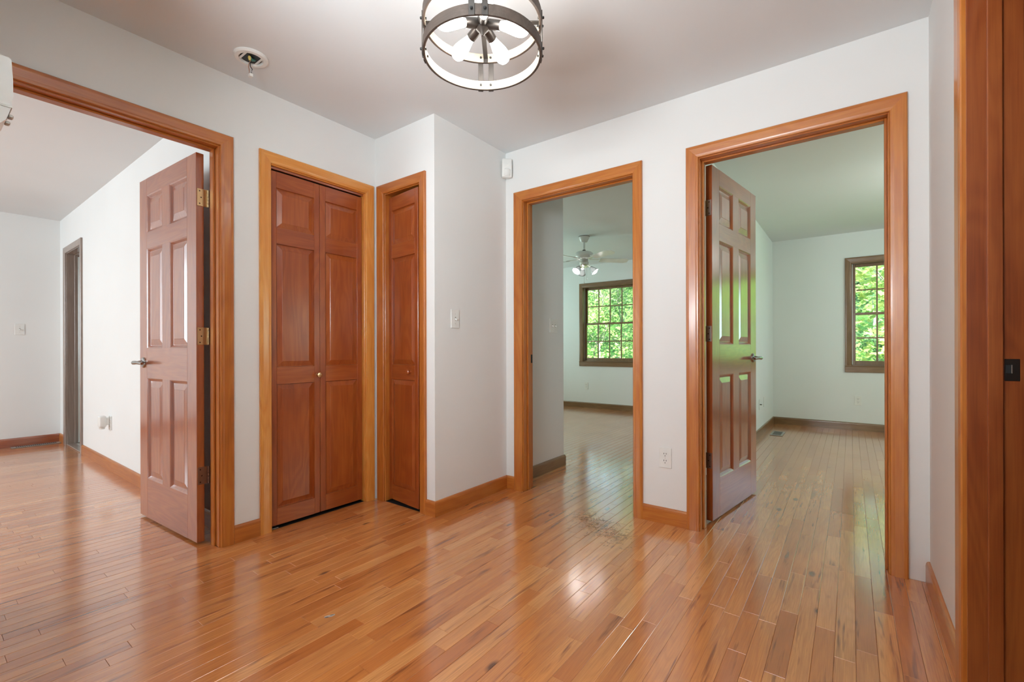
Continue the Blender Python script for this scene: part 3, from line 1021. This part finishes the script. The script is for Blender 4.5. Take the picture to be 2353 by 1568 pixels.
sm = MB()
for (sx, sy, sr, sa) in ((0, 0, .016, .4), (.013, .006, .008, .9), (-.014, -.005, .007, .1)):
    pl_ = [(sx + sr * (1 + .15 * math.sin(3 * q_ + sa)) * math.cos(q_) * 1.5, sy + sr * math.sin(q_) * .6) for q_ in [2 * math.pi * j / 14 for j in range(14)]]
    sm.prism(pl_, lambda p, e: (p[0], p[1], .0003 + .0003 * e))
o = sm.xf(Matrix.Translation((-1.564, .956, .0003)) @ Matrix.Rotation(R(60), 4, 'Z') @ Matrix.Scale(.75, 4)).build('paint_smudge', MT['spot'])
tag(o, 'small pale paint smudge on a floor strip in the hall', 'smudge')

# ------------------------------------------------------------------ outdoors
g = MB()
nx, ny = 24, 14
grid = [[g.bm.verts.new((-22 + 36 * i / nx, 7.3 + 24 * j / ny,
         -.55 + max(0, (24 * j / ny) - 6.5) * .42 + .12 * math.sin(i * 1.7 + j * 2.1))) for j in range(ny + 1)] for i in range(nx + 1)]
for i in range(nx):
    for j in range(ny):
        g.bm.faces.new((grid[i][j], grid[i + 1][j], grid[i + 1][j + 1], grid[i][j + 1]))
o = struct(g.build('ground_outside', MT['lawn']), 'green sloping ground outside the windows', 'ground')


def leaves(name, n, sampler, size, m, parent, rng):
    vs, fs, tones = [], [], []
    shape = [(0, -.5), (.18, -.28), (.5, -.18), (.30, .08), (.42, .38), (.12, .30), (0, .55), (-.12, .30), (-.42, .38), (-.30, .08), (-.5, -.18), (-.18, -.28)]
    shape = shape[::1]
    for k in range(n):
        p, tn_ = sampler(rng)
        s = size * (.6 + .7 * rng.random())
        nrm = Vector((rng.gauss(0, .6), rng.gauss(-.35, .6), .55 + rng.random())).normalized()
        u = nrm.cross(Vector((rng.random() - .5, rng.random() - .5, rng.random() - .5))).normalized()
        w_ = nrm.cross(u)
        i0 = len(vs)
        sh = shape if size > .09 else [(0, -.5), (.35, -.1), (.25, .3), (0, .55), (-.25, .3), (-.35, -.1)]
        for (a, b2) in sh:
            vs.append(tuple(p + u * a * s + w_ * b2 * s + nrm * (abs(a) * -.15 * s)))
        fs.append(tuple(range(i0, i0 + len(sh))))
        tones += [min(1, max(0, tn_ + rng.gauss(0, .16)))] * len(sh)
    me = bpy.data.meshes.new(name)
    me.from_pydata(vs, [], fs)
    me.attributes.new('tone', 'FLOAT', 'POINT').data.foreach_set('value', tones)
    me.materials.append(m)
    o = bpy.data.objects.new(name, me)
    COL.objects.link(o)
    o.parent = parent
    o['kind'] = 'stuff'
    return o


def tree(name, x, y, h, rx, ry, n, size, m, label, seed, trunks=1, low=.0, tone=.5, group=None):
    rng = random.Random(seed)
    root = tag(empty(name, (x, y, -.4)), label, 'tree', group)
    for k in range(trunks):
        dx = (k - (trunks - 1) / 2) * .45 + rng.gauss(0, .08)
        pts = [(dx, rng.gauss(0, .2), -.3)]
        for j in range(1, 7):
            pts.append((dx + rng.gauss(0, .10) * j * .5, pts[0][1] + rng.gauss(0, .08) * j * .4, h * .8 * j / 6))
        r0 = .09 if trunks == 1 else .045
        MB().tube(pts, [r0 * (1 - .12 * j) for j in range(7)], 8).build('trunk', MT['bark'], root, True)
        for j in range(9):
            p = Vector(pts[1 + j % 5])
            q = p + Vector((rng.gauss(0, .9), rng.gauss(-.2, .6), .3 + rng.random() * .9))
            q.x = max(-rx, min(rx, q.x))
            q.y = max(-ry, min(ry, q.y))
            MB().tube([p, (p + q) / 2 + Vector((0, 0, .08)), q], [.02, .013, .006], 5).build('branch', MT['bark'], root)
    cl = [(Vector((rng.uniform(-rx, rx), rng.uniform(-ry, ry), low + (h - low) * rng.random())), .25 + .35 * rng.random(), tone + rng.gauss(0, .28)) for _ in range(70)]

    def smp(r):
        while True:
            c_, rad, tn_ = cl[r.randrange(len(cl))]
            v_ = Vector((r.gauss(0, 1), r.gauss(0, 1), r.gauss(0, .6)))
            q = c_ + v_ * rad * .7
            if abs(q.x) < rx and abs(q.y) < ry:
                return q, tn_ + .18 * v_.z
    leaves('foliage', n, smp, size, m, root, rng)
    return root


tree('tree', -6.25, 12.2, 5.2, 1.25, .8, 8000, .085, MT['leafA'], 'slender pale-stemmed tree left of centre in the middle window', 11, 5, .2, .45)
tree('tree', -3.9, 11.4, 5.0, 1.0, .8, 6000, .10, MT['leafA'], 'leafy bright green tree at the right side of the middle window', 12, 1, .0, .35)
tree('tree', -9.9, 15.0, 7.5, 2.6, 1.1, 12000, .11, MT['leafB'], 'darker trees behind the pale stems outside the middle window', 13, 2, -.2, .7)
tree('tree', -4.5, 15.0, 7.5, 2.6, 1.1, 12000, .11, MT['leafB'], 'dark tree between the two windows on the slope outside', 14, 2, -.2, .6)
tree('maple_tree', .65, 10.3, 4.6, 1.2, .7, 3600, .13, MT['leafA'], 'maple tree with yellow-green leaves outside the right window', 15, 1, .1, .72)
tree('tree', .9, 15.0, 7.5, 2.6, 1.1, 12000, .11, MT['leafB'], 'dark green tree behind the maple outside the right window', 16, 2, -.2, .45)
tree('tree', 5.9, 13.0, 7.0, 2.2, 1.1, 8000, .12, MT['leafB'], 'dark green tree further right outside, beyond the maple', 17, 1, -.2, .5)

# ------------------------------------------------------------------ floor planks
PW = .0572


def spans(x):
    r = []
    if x < XA - WT and x > XG:
        r.append((-3.5, YF))
    if XA - WT <= x <= XA:
        r.append((OA[0], OA[1]))
    if XA < x < -1.30:
        r.append((.10, YD if x < XE else YB))
    if -1.30 <= x < XC:
        r.append((-2.7, YB))
    if XC <= x <= XC + .114:
        r.append((OS[0], OS[1]))
    if XC + .114 < x < 2.6:
        r.append((-3.5, YB))
    if OM[0] - .01 < x < OM[1] + .01:
        r = [(a, YB + WT) if abs(b2 - YB) < .001 else (a, b2) for a, b2 in r]
    if OR_[0] - .01 < x < OR_[1] + .01:
        r = [(a, YB + WT) if abs(b2 - YB) < .001 else (a, b2) for a, b2 in r]
    if -5.2 < x < XH:
        r.append((3.39, YI))
    if XH <= x < XJ - .11:
        r.append((YB + WT, YI))
    if XJ < x < 2.6:
        r.append((YB + WT, YI))
    # join touching spans
    r.sort()
    out = []
    for a, b2 in r:
        if out and abs(out[-1][1] - a) < .002:
            out[-1] = (out[-1][0], b2)
        else:
            out.append((a, b2))
    return out


def strip_spans(x, x1):
    r = sorted(spans(x + .001) + spans((x + x1) / 2) + spans(x1 - .001))
    out = []
    for a, b2 in r:
        if out and a <= out[-1][1] + .002:
            out[-1] = (out[-1][0], max(out[-1][1], b2))
        else:
            out.append((a, b2))
    return out


rng = random.Random(21)
planks = []
x = XG
k = 0
while x < 2.6:
    x1 = x + PW
    for (a, b2) in strip_spans(x, x1):
        y = a
        left = rng.uniform(.1, .8)
        while y < b2 - .02:
            L = left if y == a else rng.choice((.28, .38, .45, .55, .62, .75, .9, 1.1)) * rng.uniform(.85, 1.15)
            y1 = min(b2, y + L)
            if b2 - y1 < .1:
                y1 = b2
            planks.append((x, x1, y, y1, rng.random(), rng.gauss(0, .00011), rng.gauss(0, .00006)))
            y = y1
    x = x1


def plank_geo(p, vs, fs, tn):
    x0, x1, y0, y1, tone_, tl, dz = p
    gp, ch_ = .00025, .0011
    x0 += gp
    x1 -= gp
    y0 += gp * .8
    y1 -= gp * .8
    i = len(vs)
    zl_, zr_ = dz - tl - .0004, dz + tl - .0004
    vs += [(x0, y0, -.009), (x1, y0, -.009), (x1, y1, -.009), (x0, y1, -.009),
           (x0, y0, zl_ - ch_ * .7), (x1, y0, zr_ - ch_ * .7), (x1, y1, zr_ - ch_ * .7), (x0, y1, zl_ - ch_ * .7),
           (x0 + ch_, y0 + ch_ * .6, zl_), (x1 - ch_, y0 + ch_ * .6, zr_), (x1 - ch_, y1 - ch_ * .6, zr_), (x0 + ch_, y1 - ch_ * .6, zl_)]
    for a in range(4):
        b3 = (a + 1) % 4
        fs.append((i + a, i + b3, i + 4 + b3, i + 4 + a))
        fs.append((i + 4 + a, i + 4 + b3, i + 8 + b3, i + 8 + a))
    fs.append((i + 8, i + 9, i + 10, i + 11))
    tn += [tone_] * 12


def plank_obj(lst, name='plank'):
    vs, fs, tn = [], [], []
    for p in lst:
        plank_geo(p, vs, fs, tn)
    me = bpy.data.meshes.new(name)
    me.from_pydata(vs, [], fs)
    me.attributes.new('tone', 'FLOAT', 'POINT').data.foreach_set('value', tn)
    me.materials.append(MT['plank'])
    o = bpy.data.objects.new(name, me)
    COL.objects.link(o)
    o.parent = floor
    return o


bpy.context.view_layer.update()
dg = bpy.context.evaluated_depsgraph_get()
Cc = Vector((0, 0, CH))


def pj(P):
    v_ = P - Cc
    dd = v_.dot(Ff)
    if dd < .05:
        return None
    return (1176.5 + FPX * v_.dot(Rv) / dd, HY - FPX * v_.dot(Uv) / dd)


scored = []
for p in planks:
    x0, x1, y0, y1 = p[:4]
    ar = 0.0
    n = max(2, int((y1 - y0) / .08))
    for j in range(n):
        ya, yb = y0 + (y1 - y0) * j / n, y0 + (y1 - y0) * (j + 1) / n
        q = [pj(Vector(c_)) for c_ in ((x0, ya, 0), (x1, ya, 0), (x1, yb, 0), (x0, yb, 0))]
        if None in q:
            continue
        mx_, my_ = sum(a[0] for a in q) / 4, sum(a[1] for a in q) / 4
        if not (0 < mx_ < 2353 and 0 < my_ < 1568):
            continue
        P = Vector(((x0 + x1) / 2, (ya + yb) / 2, .003))
        dv = P - Cc
        hit = S.ray_cast(dg, Cc, dv.normalized(), distance=dv.length - .004)
        if hit[0]:
            continue
        ar += abs(sum(q[i][0] * q[(i + 1) % 4][1] - q[(i + 1) % 4][0] * q[i][1] for i in range(4))) / 2
    scored.append((ar, p))
scored.sort(key=lambda s_: -s_[0])
for ar, p in scored[:300]:
    plank_obj([p])
o = plank_obj([p for ar, p in scored[300:]])
o['kind'] = 'stuff'
